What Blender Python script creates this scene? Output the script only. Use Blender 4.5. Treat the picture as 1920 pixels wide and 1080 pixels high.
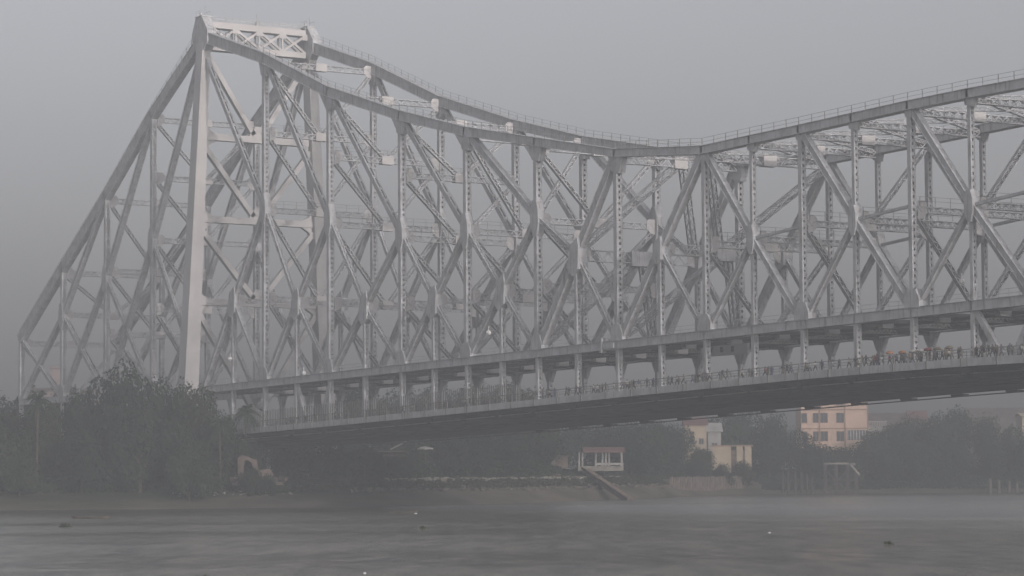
import bpy, bmesh, math, random
from mathutils import Vector, Matrix
R = math.radians
S = bpy.context.scene
random.seed(7)
for o in list(bpy.data.objects): bpy.data.objects.remove(o)

# ---------------------------------------------------------------- frame of reference
# x runs along the bridge (0 = tower on the far bank), y across it (0 = near truss, 23.16 = far truss), z up.
VA = R(33.57)
FWD = Vector((-math.cos(VA), math.sin(VA), 0)); RGT = Vector((math.sin(VA), math.cos(VA), 0))
CAM = Vector((460.2, -234.3, 6.4))
WATER = 0.7
def site(lat, dist, z=0.0):
    """a spot on the site plan: metres right of the line of sight and metres away from the viewer's ghat"""
    p = Vector((CAM.x, CAM.y, 0)) + RGT*lat + FWD*dist
    p.z = z
    return p

# ---------------------------------------------------------------- camera
cd = bpy.data.cameras.new("camera"); cam = bpy.data.objects.new("camera", cd); S.collection.objects.link(cam)
pit, rol = R(3.963), R(-0.38)
f = FWD*math.cos(pit) + Vector((0,0,1))*math.sin(pit)
u = Vector((0,0,1))*math.cos(pit) - FWD*math.sin(pit)
r2 = RGT*math.cos(rol) + u*math.sin(rol); u2 = -RGT*math.sin(rol) + u*math.cos(rol)
m = Matrix((r2, u2, -f)).transposed().to_4x4(); m.translation = CAM
cam.matrix_world = m
cd.sensor_width = 36; cd.lens = 94.09; cd.clip_start = 1; cd.clip_end = 12000
S.camera = cam

# ---------------------------------------------------------------- sky, sun, exposure
SUN_EL, SUN_AZ = R(13), R(-2.5)          # azimuth measured from +x towards +y
w = bpy.data.worlds.new("World"); S.world = w; w.use_nodes = True
nt = w.node_tree; bg = nt.nodes['Background']
sk = nt.nodes.new('ShaderNodeTexSky'); sk.sky_type = 'NISHITA'; sk.sun_disc = False
sk.sun_elevation = SUN_EL; sk.sun_rotation = R(90) - SUN_AZ
sk.dust_density = 4; sk.air_density = 1.0; sk.ozone_density = 1.0
hs = nt.nodes.new('ShaderNodeHueSaturation'); hs.inputs['Saturation'].default_value = 0.22
nt.links.new(sk.outputs[0], hs.inputs['Color']); gt = nt.nodes.new('ShaderNodeMixRGB'); gt.blend_type = 'MULTIPLY'; gt.inputs[0].default_value = 1; gt.inputs[2].default_value = (1.175, 1.135, 1.18, 1)
nt.links.new(hs.outputs[0], gt.inputs[1]); nt.links.new(gt.outputs[0], bg.inputs['Color'])
bg.inputs['Strength'].default_value = 0.125
sl = bpy.data.lights.new("sun", 'SUN'); sun = bpy.data.objects.new("sun", sl); S.collection.objects.link(sun)
sl.energy = 1.35; sl.angle = R(1.5); sl.color = (1.0, 0.90, 0.87)
sd = Vector((math.cos(SUN_EL)*math.cos(SUN_AZ), math.cos(SUN_EL)*math.sin(SUN_AZ), math.sin(SUN_EL)))
sun.rotation_euler = sd.to_track_quat('Z', 'Y').to_euler()
S.view_settings.view_transform = 'Standard'; S.view_settings.look = 'None'
S.view_settings.exposure = 0.34; S.view_settings.gamma = 1.0
HAZE_D, HAZE_C = 0.00118, (0.56, 0.60, 0.63)

# ---------------------------------------------------------------- helpers
def mat(name, col, rough=0.7, var=0.12, scale=0.5, spec=0.3, stain=None, metal=0.0, bump=0.0, streak=False):
    m = bpy.data.materials.new(name); m.use_nodes = True
    n = m.node_tree; b = n.nodes['Principled BSDF']
    b.inputs['Roughness'].default_value = rough; b.inputs['Metallic'].default_value = metal
    b.inputs['Specular IOR Level'].default_value = spec
    tc = n.nodes.new('ShaderNodeTexCoord')
    no = n.nodes.new('ShaderNodeTexNoise'); no.inputs['Scale'].default_value = scale; no.inputs['Detail'].default_value = 6
    n.links.new(tc.outputs['Object'], no.inputs['Vector'])
    rp = n.nodes.new('ShaderNodeValToRGB')
    a = stain or tuple(c*(1-var*2) for c in col)
    rp.color_ramp.elements[0].position = .3; rp.color_ramp.elements[0].color = (*a, 1)
    rp.color_ramp.elements[1].position = .62; rp.color_ramp.elements[1].color = (*[min(1, c*(1+var*.6)) for c in col], 1)
    n.links.new(no.outputs['Fac'], rp.inputs[0]); n.links.new(rp.outputs[0], b.inputs['Base Color'])
    if streak:
        mp = n.nodes.new('ShaderNodeMapping'); mp.inputs['Scale'].default_value = (2.2, 2.2, .22); n.links.new(tc.outputs['Object'], mp.inputs['Vector'])
        n2 = n.nodes.new('ShaderNodeTexNoise'); n2.inputs['Scale'].default_value = 1.3; n2.inputs['Detail'].default_value = 5; n.links.new(mp.outputs[0], n2.inputs['Vector'])
        r2 = n.nodes.new('ShaderNodeValToRGB'); r2.color_ramp.elements[0].position = .54; r2.color_ramp.elements[0].color = (0,0,0,1); r2.color_ramp.elements[1].position = .72; r2.color_ramp.elements[1].color = (.7,.7,.7,1)
        mx = n.nodes.new('ShaderNodeMixRGB'); mx.inputs[2].default_value = (.17,.13,.10,1); n.links.new(n2.outputs['Fac'], r2.inputs[0]); n.links.new(r2.outputs[0], mx.inputs[0])
        n.links.new(rp.outputs[0], mx.inputs[1]); n.links.new(mx.outputs[0], b.inputs['Base Color'])
    if bump:
        bp = n.nodes.new('ShaderNodeBump'); bp.inputs['Strength'].default_value = bump; bp.inputs['Distance'].default_value = .3
        n.links.new(no.outputs['Fac'], bp.inputs['Height']); n.links.new(bp.outputs[0], b.inputs['Normal'])
    return m
M = {}
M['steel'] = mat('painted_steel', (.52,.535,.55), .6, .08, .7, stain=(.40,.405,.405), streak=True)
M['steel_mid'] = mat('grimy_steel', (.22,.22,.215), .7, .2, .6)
M['steel_dark'] = mat('dark_steel', (.07,.07,.07), .7, .2, .3)  # much darker steel for floor framing, laterals and pipes
M['column'] = mat('column_paint', (.54,.53,.52), .6, .08, .15)
M['soffit'] = mat('shade_black_soffit', (.035,.036,.04), .8, .2, .3)  # shade under the deck put into the colour of its underside
M['rail'] = mat('rail_paint', (.22,.22,.21), .6)
M['asphalt'] = mat('asphalt', (.05,.05,.05), .9)
M['concrete'] = mat('concrete', (.30,.29,.26), .9, .15, .4)
M['masonry'] = mat('masonry', (.16,.14,.12), .9, .3, .25)
M['leaf_a'] = mat('leaves_deep', (.028,.042,.022), .75, .3, .25)
M['leaf_b'] = mat('leaves_mid', (.036,.052,.024), .75, .3, .25)
M['leaf_c'] = mat('leaves_olive', (.045,.054,.028), .75, .3, .25)
M['bark'] = mat('bark', (.10,.08,.06), .9, .3, 1.5)
M['lamp_white'] = mat('white_enamel', (.85,.85,.83), .4, .02)

def bm_obj(name, bm, mats, parent=None, smooth=False):
    me = bpy.data.meshes.new(name); bm.to_mesh(me); bm.free()
    for q in (mats if isinstance(mats, (list, tuple)) else [mats]): me.materials.append(q)
    if smooth: me.polygons.foreach_set('use_smooth', [True]*len(me.polygons))
    o = bpy.data.objects.new(name, me); S.collection.objects.link(o)
    if parent: o.parent = parent
    return o
def tag(o, label=None, cat=None, group=None, kind=None):
    if label: o['label'] = label
    if cat: o['category'] = cat
    if group: o['group'] = group
    if kind: o['kind'] = kind
    return o
def empty(name, loc=(0,0,0), rz=0):
    o = bpy.data.objects.new(name, None); S.collection.objects.link(o)
    o.location = loc; o.rotation_euler.z = rz; o.empty_display_size = 1
    return o
def box(bm, c, s, rot=None, mi=0):
    """axis box centred c with full size s; rot = 3x3"""
    hx, hy, hz = s[0]/2, s[1]/2, s[2]/2
    vs = []
    for dx in (-hx, hx):
        for dy in (-hy, hy):
            for dz in (-hz, hz):
                p = Vector((dx, dy, dz))
                if rot: p = rot @ p
                vs.append(bm.verts.new(Vector(c) + p))
    for q in ((0,1,3,2),(4,6,7,5),(0,4,5,1),(2,3,7,6),(0,2,6,4),(1,5,7,3)):
        fc = bm.faces.new([vs[i] for i in q]); fc.material_index = mi
def basis(A, B, side=Vector((0,1,0))):
    """local frame of a bar: x along, y = across (as near 'side' as possible), z = the remaining depth direction"""
    d = (B-A).normalized(); s = (side - d*side.dot(d))
    if s.length < 1e-4: s = Vector((1,0,0)) - d*d.x
    s.normalize(); t = d.cross(s)
    return Matrix((d, s, t)).transposed()
def bar(bm, A, B, wy, dz, side=Vector((0,1,0)), mi=0):
    A, B = Vector(A), Vector(B)
    box(bm, (A+B)/2, ((B-A).length, wy, dz), basis(A, B, side), mi)
def taper_bar(bm, A, B, wa, da, wb, db, side=Vector((0,1,0))):
    A, B = Vector(A), Vector(B); Rm = basis(A, B, side)
    y, z = Rm.col[1], Rm.col[2]; ring = []
    for P, w_, d_ in ((A,wa,da),(B,wb,db)):
        ring.append([bm.verts.new(P + y*sy*w_/2 + z*sz*d_/2) for sy, sz in ((-1,-1),(1,-1),(1,1),(-1,1))])
    a, b = ring
    for i in range(4):
        j = (i+1) % 4; bm.faces.new((a[i], a[j], b[j], b[i]))
    bm.faces.new(a[::-1]); bm.faces.new(b)
def holed(bm, A, B, wy, dz, side=Vector((0,1,0)), pitch=.85, hole=.38, ends=1.2):
    """built-up box member: two solid web plates, the two faces looking along z carry a row of lacing holes"""
    A, B = Vector(A), Vector(B); L = (B-A).length; Rm = basis(A, B, side); C = (A+B)/2; t = .06
    y, z = Rm.col[1], Rm.col[2]
    for s in (-1, 1): box(bm, C + y*s*(wy-t)/2, (L, t, dz), Rm)              # solid webs
    strip = (wy - 2*t)*.335
    for s in (-1, 1):
        F = C + z*s*(dz/2 - .05)
        for q in (-1, 1): box(bm, F + y*q*(wy/2 - t - strip/2 - .002), (L-.01, strip, .05), Rm)
        mid = wy - 2*t - 2*strip
        n = max(1, int((L-2*ends)/pitch))
        p = (L-2*ends)/n
        for e in (-1, 1): box(bm, F + Rm.col[0]*e*(L/2-ends/2), (ends-.02, mid-.006, .05), Rm)
        for k in range(n+1):
            ex = 1.6 if k % 13 == 6 else 1
            box(bm, F + Rm.col[0]*(-L/2+ends+k*p), ((pitch-hole)*ex, mid-.006, .05), Rm)
def laced(bm, A, B, wy, dz, side=Vector((0,1,0)), ang=.12, plates=False, lace=.13, ratio=.9):
    """open lattice member: four corner angles, zigzag lacing on all four faces"""
    A, B = Vector(A), Vector(B); L = (B-A).length; Rm = basis(A, B, side); x, y, z = Rm.col[0], Rm.col[1], Rm.col[2]
    C = (A+B)/2; wi = min(.26, wy*.4)
    for s in (-1, 1):
        for q in (-1, 1):
            box(bm, C + z*s*(dz-ang)/2 + y*q*(wy-wi)/2, (L, wi, ang), Rm)
    n = max(2, int(L/(dz*ratio))); p = L/n
    for q in (-1, 1):
        o = A + y*q*(wy/2-.04)
        for k in range(n):
            s = 1 if k % 2 else -1
            a = o + x*(k*p) + z*s*(dz/2-ang); b = o + x*((k+1)*p) - z*s*(dz/2-ang)
            bar(bm, a, b, .05, lace, y)
    n = max(2, int(L/(wy*ratio*1.25))); p = L/n
    for s in (-1, 1):
        o = A + z*s*(dz/2-.03)
        for k in range(n):
            q = 1 if k % 2 else -1
            bar(bm, o + x*(k*p) + y*q*(wy/2-wi), o + x*((k+1)*p) - y*q*(wy/2-wi), .05, lace*.9, z)

def prism(bm, pts, y0, y1, mi=0, axis='y'):
    """polygon in the (x,z) plane pulled along y (or in (y,z) along x)"""
    def P(a, b, c): return (a, c, b) if axis == 'y' else (c, a, b)
    va = [bm.verts.new(P(a, b, y0)) for a, b in pts]; vb = [bm.verts.new(P(a, b, y1)) for a, b in pts]
    n = len(pts)
    for i in range(n):
        j = (i+1) % n; fc = bm.faces.new((va[i], va[j], vb[j], vb[i])); fc.material_index = mi
    fc = bm.faces.new(va[::-1]); fc.material_index = mi; fc = bm.faces.new(vb); fc.material_index = mi
def tube(bm, pts, rad, n=6, mi=0):
    rings = []
    for i, p in enumerate(pts):
        p = Vector(p); a = Vector(pts[max(0,i-1)]); b = Vector(pts[min(len(pts)-1,i+1)])
        Rm = basis(a, b, Vector((.3,1,.1)))
        r_ = rad[i] if isinstance(rad, (list, tuple)) else rad
        rings.append([bm.verts.new(p + Rm.col[1]*math.cos(t*2*math.pi/n)*r_ + Rm.col[2]*math.sin(t*2*math.pi/n)*r_) for t in range(n)])
    for a, b in zip(rings, rings[1:]):
        for i in range(n):
            j = (i+1) % n; fc = bm.faces.new((a[i], a[j], b[j], b[i])); fc.material_index = mi
    bm.faces.new(rings[0][::-1]).material_index = mi; bm.faces.new(rings[-1]).material_index = mi

# ---------------------------------------------------------------- ground and water
SHORE = [(-900,380),(-300,425),(-87,454),(-54,462),(-33,465),(-16,483),(0,508),(15,547),(27.5,584),(43,641),(59,675),(87,688),(128,690),(300,705),(900,760)]
def lerp(tab, x):
    if x <= tab[0][0]: return tab[0][1]
    for (a, b), (c, d) in zip(tab, tab[1:]):
        if x <= c: return b + (d-b)*(x-a)/(c-a)
    return tab[-1][1]
PROF = [(-60,-2.5),(0,WATER),(6,1.9),(14,3.3),(26,5.1),(48,6.9),(90,7.2),(4000,8)]
def ground_z(lat, dist): return lerp(PROF, dist - lerp(SHORE, lat))
from mathutils import noise
def build_ground():
    bm = bmesh.new()
    lats = [-3000,-1500,-800,-500,-300,-200,-150] + [-130+4*i for i in range(75)] + [190,220,260,320,420,600,900,1600,3000]
    offs = [-60,-25,-10,-4,-1.5,0,1.5,3,5,7,9,11,13,15,18,21,24,28,33,40,50,62,80,110,160,240,400,700,1300,3500]
    g = []
    for la in lats:
        row = []
        for of in offs:
            d = lerp(SHORE, la) + of; p = site(la, d, lerp(PROF, of))
            if -8 < of < 60:
                k = min(1, (of+8)/14)
                p.z += k*(.45*noise.noise(Vector((la*.09, d*.13, 3))) + .16*noise.noise(Vector((la*.5, d*.5, 9))))
            row.append(bm.verts.new(p))
        g.append(row)
    for a, b in zip(g, g[1:]):
        for i in range(len(offs)-1): bm.faces.new((a[i], b[i], b[i+1], a[i+1]))
    bmesh.ops.recalc_face_normals(bm, faces=bm.faces)
    mg = bpy.data.materials.new('river_bank'); mg.use_nodes = True; n = mg.node_tree; b = n.nodes['Principled BSDF']
    b.inputs['Roughness'].default_value = .85; b.inputs['Specular IOR Level'].default_value = .25
    tc = n.nodes.new('ShaderNodeTexCoord')
    def noi(sc, det=5):
        mp = n.nodes.new('ShaderNodeMapping'); n.links.new(tc.outputs['Object'], mp.inputs['Vector']); mp.inputs['Scale'].default_value = (1, .6, 3)
        q = n.nodes.new('ShaderNodeTexNoise'); q.inputs['Scale'].default_value = sc; q.inputs['Detail'].default_value = det
        n.links.new(mp.outputs[0], q.inputs['Vector']); return q
    r = n.nodes.new('ShaderNodeValToRGB'); e = r.color_ramp.elements
    e[0].position = .3; e[0].color = (.075,.068,.050,1); e[1].position = .7; e[1].color = (.17,.15,.115,1)
    q = e.new(.5); q.color = (.13,.115,.085,1)
    n.links.new(noi(.12).outputs['Fac'], r.inputs[0])
    r2_ = n.nodes.new('ShaderNodeValToRGB'); r2_.color_ramp.elements[0].position = .54; r2_.color_ramp.elements[1].position = .68
    n.links.new(noi(.045, 4).outputs['Fac'], r2_.inputs[0])
    mx = n.nodes.new('ShaderNodeMixRGB'); mx.inputs[2].default_value = (.045,.060,.028,1)
    n.links.new(r2_.outputs[0], mx.inputs[0]); n.links.new(r.outputs[0], mx.inputs[1]); n.links.new(mx.outputs[0], b.inputs['Base Color'])
    bp = n.nodes.new('ShaderNodeBump'); bp.inputs['Strength'].default_value = .6; bp.inputs['Distance'].default_value = .4
    n.links.new(noi(1.2).outputs['Fac'], bp.inputs['Height']); n.links.new(bp.outputs[0], b.inputs['Normal'])
    tag(bm_obj('ground', bm, mg, smooth=True), kind='structure')
build_ground()
def build_water():
    bm = bmesh.new()
    c = [site(-3500,-900,WATER), site(3500,-900,WATER), site(3500,760,WATER), site(-3500,760,WATER)]
    bm.faces.new([bm.verts.new(p) for p in c])
    mw = bpy.data.materials.new('river_water'); mw.use_nodes = True; n = mw.node_tree; b = n.nodes['Principled BSDF']
    b.inputs['Base Color'].default_value = (.098,.088,.062,1); b.inputs['IOR'].default_value = 1.33
    b.inputs['Specular IOR Level'].default_value = .5
    tc = n.nodes.new('ShaderNodeTexCoord')
    mp = n.nodes.new('ShaderNodeMapping'); mp.inputs['Rotation'].default_value = (0,0,-math.atan2(RGT.y, RGT.x))
    mp.vector_type = 'POINT'; n.links.new(tc.outputs['Object'], mp.inputs['Vector'])
    def noi(sx, sy, det, sc=1.0):
        a = n.nodes.new('ShaderNodeMapping'); a.inputs['Scale'].default_value = (sx, sy, 1); n.links.new(mp.outputs[0], a.inputs['Vector'])
        q = n.nodes.new('ShaderNodeTexNoise'); q.inputs['Scale'].default_value = sc; q.inputs['Detail'].default_value = det
        n.links.new(a.outputs[0], q.inputs['Vector']); return q
    rip = noi(.60, .15, 4); swell = noi(.14, .045, 3)
    big = noi(.004, .022, 4)                         # long slicks and wind lanes
    cr = n.nodes.new('ShaderNodeValToRGB'); cr.color_ramp.elements[0].position = .36; cr.color_ramp.elements[0].color = (.018,.018,.014,1)
    cr.color_ramp.elements[1].position = .60; cr.color_ramp.elements[1].color = (.175,.158,.115,1)  # light and dark of the ripples painted into the base colour
    mxc = n.nodes.new('ShaderNodeMath'); mxc.operation = 'MULTIPLY_ADD'; mxc.inputs[1].default_value = .75; hb = n.nodes.new('ShaderNodeMath'); hb.operation = 'MULTIPLY'; hb.inputs[1].default_value = .25
    n.links.new(noi(.55, .11, 3).outputs['Fac'], mxc.inputs[0]); n.links.new(big.outputs['Fac'], hb.inputs[0]); n.links.new(hb.outputs[0], mxc.inputs[2]); n.links.new(mxc.outputs[0], cr.inputs[0]); n.links.new(cr.outputs[0], b.inputs['Base Color'])
    rr = n.nodes.new('ShaderNodeMapRange'); rr.inputs[1].default_value = .38; rr.inputs[2].default_value = .62
    rr.inputs[3].default_value = .14; rr.inputs[4].default_value = .24; n.links.new(big.outputs['Fac'], rr.inputs[0])
    n.links.new(rr.outputs[0], b.inputs['Roughness'])
    ad = n.nodes.new('ShaderNodeMath'); ad.operation = 'MULTIPLY_ADD'; ad.inputs[1].default_value = 1.6
    n.links.new(swell.outputs['Fac'], ad.inputs[0]); n.links.new(rip.outputs['Fac'], ad.inputs[2])
    rs = n.nodes.new('ShaderNodeMapRange'); rs.inputs[1].default_value = .38; rs.inputs[2].default_value = .62
    rs.inputs[3].default_value = .45; rs.inputs[4].default_value = .8; n.links.new(big.outputs['Fac'], rs.inputs[0])
    bp = n.nodes.new('ShaderNodeBump'); bp.inputs['Distance'].default_value = .55
    n.links.new(rs.outputs[0], bp.inputs['Strength']); n.links.new(ad.outputs[0], bp.inputs['Height']); n.links.new(bp.outputs[0], b.inputs['Normal'])
    tag(bm_obj('river_water', bm, mw), kind='structure')
build_water()

# ================================================================ THE BRIDGE
W = 23.16; MID = 223.4; V3 = Vector
XN = {-4:-87.2,-3:-65.2,-2:-43.6,-1:-22.0,0:0,1:25,2:49.1,3:73.6,4:94.1,5:114.6,6:136,7:157.4,8:168.3,9:179,10:190,11:201.1,12:212.3,13:MID}
TZ = {-4:36.4,-3:50.4,-2:63.9,-1:78.3,0:91.6,1:83.5,2:74.3,3:67.2,4:62.2,5:58.3,6:54.3,7:52.5,8:52.8,9:53.05,10:53.4,11:53.75,12:53.95,13:54.0}
MZ = {-3:40.4,-2:47,-1:52.9,1:55.6,2:51.5,3:46.9,4:46,5:46.4,8:38.9,10:39.8,12:39.8}
for i in range(1, 7):
    XN[13+i] = 2*MID - XN[13-i]; TZ[13+i] = TZ[13-i]
    if 13-i in MZ: MZ[13+i] = MZ[13-i]
def bz(x):
    x = min(x, 2*MID-x)
    return 22.7 + .0205*max(0, x)
DECK = [(-200,12.6),(-60,13.6),(0,14.2),(36,15.05),(65,15.85),(115,17.4),(156,18.7),(191,19.75),(224,20.3)]
def dz0(x):
    x = min(x, 2*MID-x); return lerp(DECK, x)
def dk(x): return sum(dz0(x+k) for k in (-12,-8,-4,0,4,8,12))/7
T = lambda i, y=0: V3((XN[i], y, TZ[i])); B = lambda i, y=0: V3((XN[i], y, bz(XN[i])))
Mn = lambda i, y=0: V3((XN[i], y, MZ[i]))
bridge = empty('cantilever_bridge', (0, 0, 7))
tag(bridge, 'huge grey steel cantilever truss bridge crossing the river in the haze', 'bridge')
LAST = 19
def part(name, bm, mt='steel', label=None, parent=None):
    for v in bm.verts: v.co.z -= 7
    o = bm_obj(name, bm, M[mt], parent or bridge)
    if label: o['label'] = label
    return o
def nb(): return bmesh.new()
IDX = list(range(-4, LAST+1))
# --- tower columns, splayed outwards at the foot
def col_y(z, side): k = 4.1*(1-(z-6)/86); return -k if side < 0 else W + k
for side in (-1, 1):
    b_ = nb(); A_ = V3((0, col_y(6.5, side), 6.5)); Bt = V3((0, col_y(92, side), 91.5))
    # wider across (y) at the foot
    a = []
    for P, wx, wy in ((A_, 3.0, 3.3), (Bt, 2.7, 1.7)):
        a.append([b_.verts.new(P + V3((sx*wx/2, sy*wy/2, 0))) for sx, sy in ((-1,-1),(1,-1),(1,1),(-1,1))])
    for i in range(4):
        j = (i+1) % 4; b_.faces.new((a[0][i], a[0][j], a[1][j], a[1][i]))
    b_.faces.new(a[0][::-1]); b_.faces.new(a[1])
    part('tower_column', b_, 'column')
    b_ = nb(); yy = 0 if side < 0 else W      # head gusset casing
    pts = [(-2.5,88.6),(1.6,88.2),(3.1,89.6),(3.3,91.9),(.9,94.8),(-1.7,94.8),(-3.4,91.6)]
    prism(b_, pts, yy-.95, yy+.95)
    box(b_, (-.4, yy, 94.92), (2.9, 2.1, .22))
    for q in (-1.2, 0, 1.0): box(b_, (q-.3, yy-.95, 95.5), (.06,.06,1.1)); box(b_, (q-.3, yy+.95, 95.5), (.06,.06,1.1))
    box(b_, (-.4, yy-.95, 96.0), (2.3,.05,.05)); box(b_, (-.4, yy+.95, 96.0), (2.3,.05,.05))
    box(b_, (.1, yy+.2, 96.0), (.09,.09,2.2)); box(b_, (-.8, yy-.3, 95.4), (.35,.35,.9))
    part('tower_head', b_)
# portal truss between the tower heads
b_ = nb(); y0, y1 = 1.3, W-1.3
box(b_, (0,(y0+y1)/2,93.4),(2.2,y1-y0,1.2)); box(b_, (0,(y0+y1)/2,89.0),(2.2,y1-y0,1.1))
n = 4; p = (y1-y0)/n
for k in range(n):
    ya, yb = y0+k*p, y0+(k+1)*p
    for xo in (-.8, .8):
        bar(b_, (xo,ya,89.4),(xo,yb,92.9),.5,.42,V3((1,0,0))); bar(b_, (xo+.02,yb,89.4),(xo+.02,ya,92.9),.5,.42,V3((1,0,0)))
        if k: box(b_, (xo,ya,91.2),(.4,.35,3.3))
for k in range(5): box(b_, (.98, y0+p*k, 92.6), (.3, 1.5, 1.2))
for k in range(15):
    for xo in (-1, 1): box(b_, (xo, y0+(y1-y0)*k/14, 94.5), (.07,.07,1.1))
for xo in (-1, 1):
    for zz in (94.5, 95.0): box(b_, (xo,(y0+y1)/2,zz),(.06,y1-y0,.06))
box(b_, (0, W/2, 95.2), (.14,.14,2.6)); box(b_, (0, W/2, 94.5), (.45,.45,1.0))
part('portal_truss', b_, 'column')
TL = [89.2, 71.6, 55.6, 39.6]
for k, z in enumerate(TL[1:]):
    b_ = nb(); ya, yb = col_y(z,-1)+1.4, col_y(z,1)-1.4
    box(b_, (0,(ya+yb)/2,z),(1.6,yb-ya,1.25))
    for yy, sg in ((ya,1),(yb,-1)):
        prism(b_, [(yy,z-3.0),(yy+sg*.6,z-1.6),(yy+sg*2.2,z-.62),(yy+sg*2.2,z+.62),(yy+sg*.6,z+1.4),(yy,z+2.4)], -.5, .5, axis='x')
    prism(b_, [(W/2-2,z+.6),(W/2-.7,z+2.6),(W/2+.7,z+2.6),(W/2+2,z+.6)], -.55,.55, axis='x')
    part('portal_strut', b_, 'column')
    zt = TL[k]-.8
    for sg, side in ((-1,-1),(1,1)):
        b_ = nb(); ys = col_y(zt-.6, side) - sg*.9
        bar(b_, (0, ys, zt-.9), (0, W/2+sg*.9, z+1.0), 1.1, .95, V3((1,0,0))); part('tower_brace', b_, 'column')
for sg, side in ((-1,-1),(1,1)):
    b_ = nb(); bar(b_, (0, col_y(38,side)-sg*.9, 38.3), (0, W/2+sg*.9, 19), 1.1, .95, V3((1,0,0))); part('tower_brace', b_, 'column')
# --- chords
for y in (0, W):
    b_ = nb()
    for i in range(-4, 0):
        P, Q = T(i,y), T(i+1,y) if i < -1 else V3((-.6,y,90.3)); e = (Q-P).normalized()*.25
        bar(b_, P-e, Q+e, 1.5, 1.75)
        nrm = V3((-(Q-P).z, 0, (Q-P).x)).normalized()
        bar(b_, P+nrm*.92-e*0, Q+nrm*.92, 1.9, .10)
    part('top_chord', b_, label='steep back chord running down from the tower head')
    b_ = nb()
    dep = lambda i: max(1.05, 2.0-.16*i) if i <= 13 else max(1.05, 2.0-.16*(26-i))
    for i in range(0, LAST):
        P = T(i,y) if i else V3((.6,y,91.0)); Q = T(i+1,y)
        e = (Q-P).normalized()*.2
        taper_bar(b_, P-e, Q+e, 1.3, dep(i), 1.3, dep(i+1))
        nrm = V3((-(Q-P).z, 0, (Q-P).x)).normalized()
        bar(b_, P+nrm*(dep(i)/2+.05), Q+nrm*(dep(i+1)/2+.05), 1.6, .08)
        bar(b_, P-nrm*(dep(i)/2+.05), Q-nrm*(dep(i+1)/2+.05), 1.6, .08)
    part('top_chord', b_, label='sagging top chord sweeping from the tower to midspan')
    # hand rail along the chord
    b_ = nb()
    for i in range(-4, LAST):
        P = T(i,y); Q = T(i+1,y); L = (Q-P).length; n = max(3, round(L/2.7)); up = dep(max(0,i))/2
        for yo in ((-.45,) if y == 0 else (.45,)):
            o_ = V3((0,yo,up))
            for k in range(n):
                a = P.lerp(Q, k/n)+o_; box(b_, a+V3((0,0,.6)), (.08,.08,1.2))
            for hz in (.62, 1.18): bar(b_, P+o_+V3((0,0,hz)), Q+o_+V3((0,0,hz)), .035, .035)
    part('chord_handrail', b_, 'rail')
    b_ = nb()
    xs = [-87.2] + [XN[i] for i in range(-3, LAST+1)]
    for xa, xb in zip(xs, xs[1:]):
        P, Q = V3((xa-.1,y,bz(xa))), V3((xb+.1,y,bz(xb)))
        bar(b_, P, Q, 1.1, 1.15); bar(b_, P+V3((0,0,.62)), Q+V3((0,0,.62)), 1.45, .07); bar(b_, P-V3((0,0,.62)), Q-V3((0,0,.62)), 1.45, .07)
    # walkway rails on the lower chord
    for xa, xb in zip(xs, xs[1:]):
        for k in range(6):
            x_ = xa+(xb-xa)*k/6; box(b_, (x_, y+.65, bz(x_)+1.2), (.06,.06,1.2))
        for hz in (1.2, 1.75): bar(b_, (xa,y+.65,bz(xa)+hz), (xb,y+.65,bz(xb)+hz), .045,.045)
    if y == 0: box(b_, (132.3,-.35,bz(132)+.15),(.55,.9,2.3)); box(b_, (134.2,-.2,bz(134)-.05),(2.6,1.15,.75))
    part('bottom_chord', b_)
# --- verticals
for y in (0, W):
    sg = -1 if y == 0 else 1
    for i in IDX:
        if i == 0: continue
        b_ = nb(); main = i < 7 or i % 2
        holed(b_, V3((XN[i],y,bz(XN[i])+.5)), V3((XN[i],y,TZ[i]-.8)), (1.1 if i < 7 else .85) if main else .72, (.85 if i < 7 else .68) if main else .55)
        # node plates where other members meet
        x = XN[i]; tz = TZ[i]; d = dep(max(0,i))/2
        if 0 < i: prism(b_, [(x-1.7,tz-d+.15+ (TZ[max(0,i-1)]-tz)*.07),(x-.7,tz-d-2.2),(x+1.1,tz-d-2.6),(x+1.9,tz-d+.1)] if i < 7 else [(x-.9,tz-d+.1),(x-.55,tz-d-.9),(x+.6,tz-d-1.2),(x+1.0,tz-d+.1)], y-(.60 if i < 7 else .46), y+(.60 if i < 7 else .46))
        if i in MZ:
            z = MZ[i]; k = .85 if i < 7 else .6
            prism(b_, [(x-.5*k,z-3.6*k),(x+.5*k,z-3.6*k),(x+1.2*k,z-1.3*k),(x+1.1*k,z+1.3*k),(x+.5*k,z+3.2*k),(x-.7*k,z+3.2*k),(x-1.4*k,z+1.0*k),(x-1.4*k,z-1.4*k)], y-.665, y+.665)
        zb = bz(x)
        if (i < 7 and i > -4) or i % 2: prism(b_, [(x-1.3,zb+.5),(x-1.2,zb+1.9),(x-.5,zb+3.0),(x+1.0,zb+3.0),(x+1.7,zb+1.6),(x+1.7,zb+.5)], y-.67, y+.67)
        part('vertical_post', b_)
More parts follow.
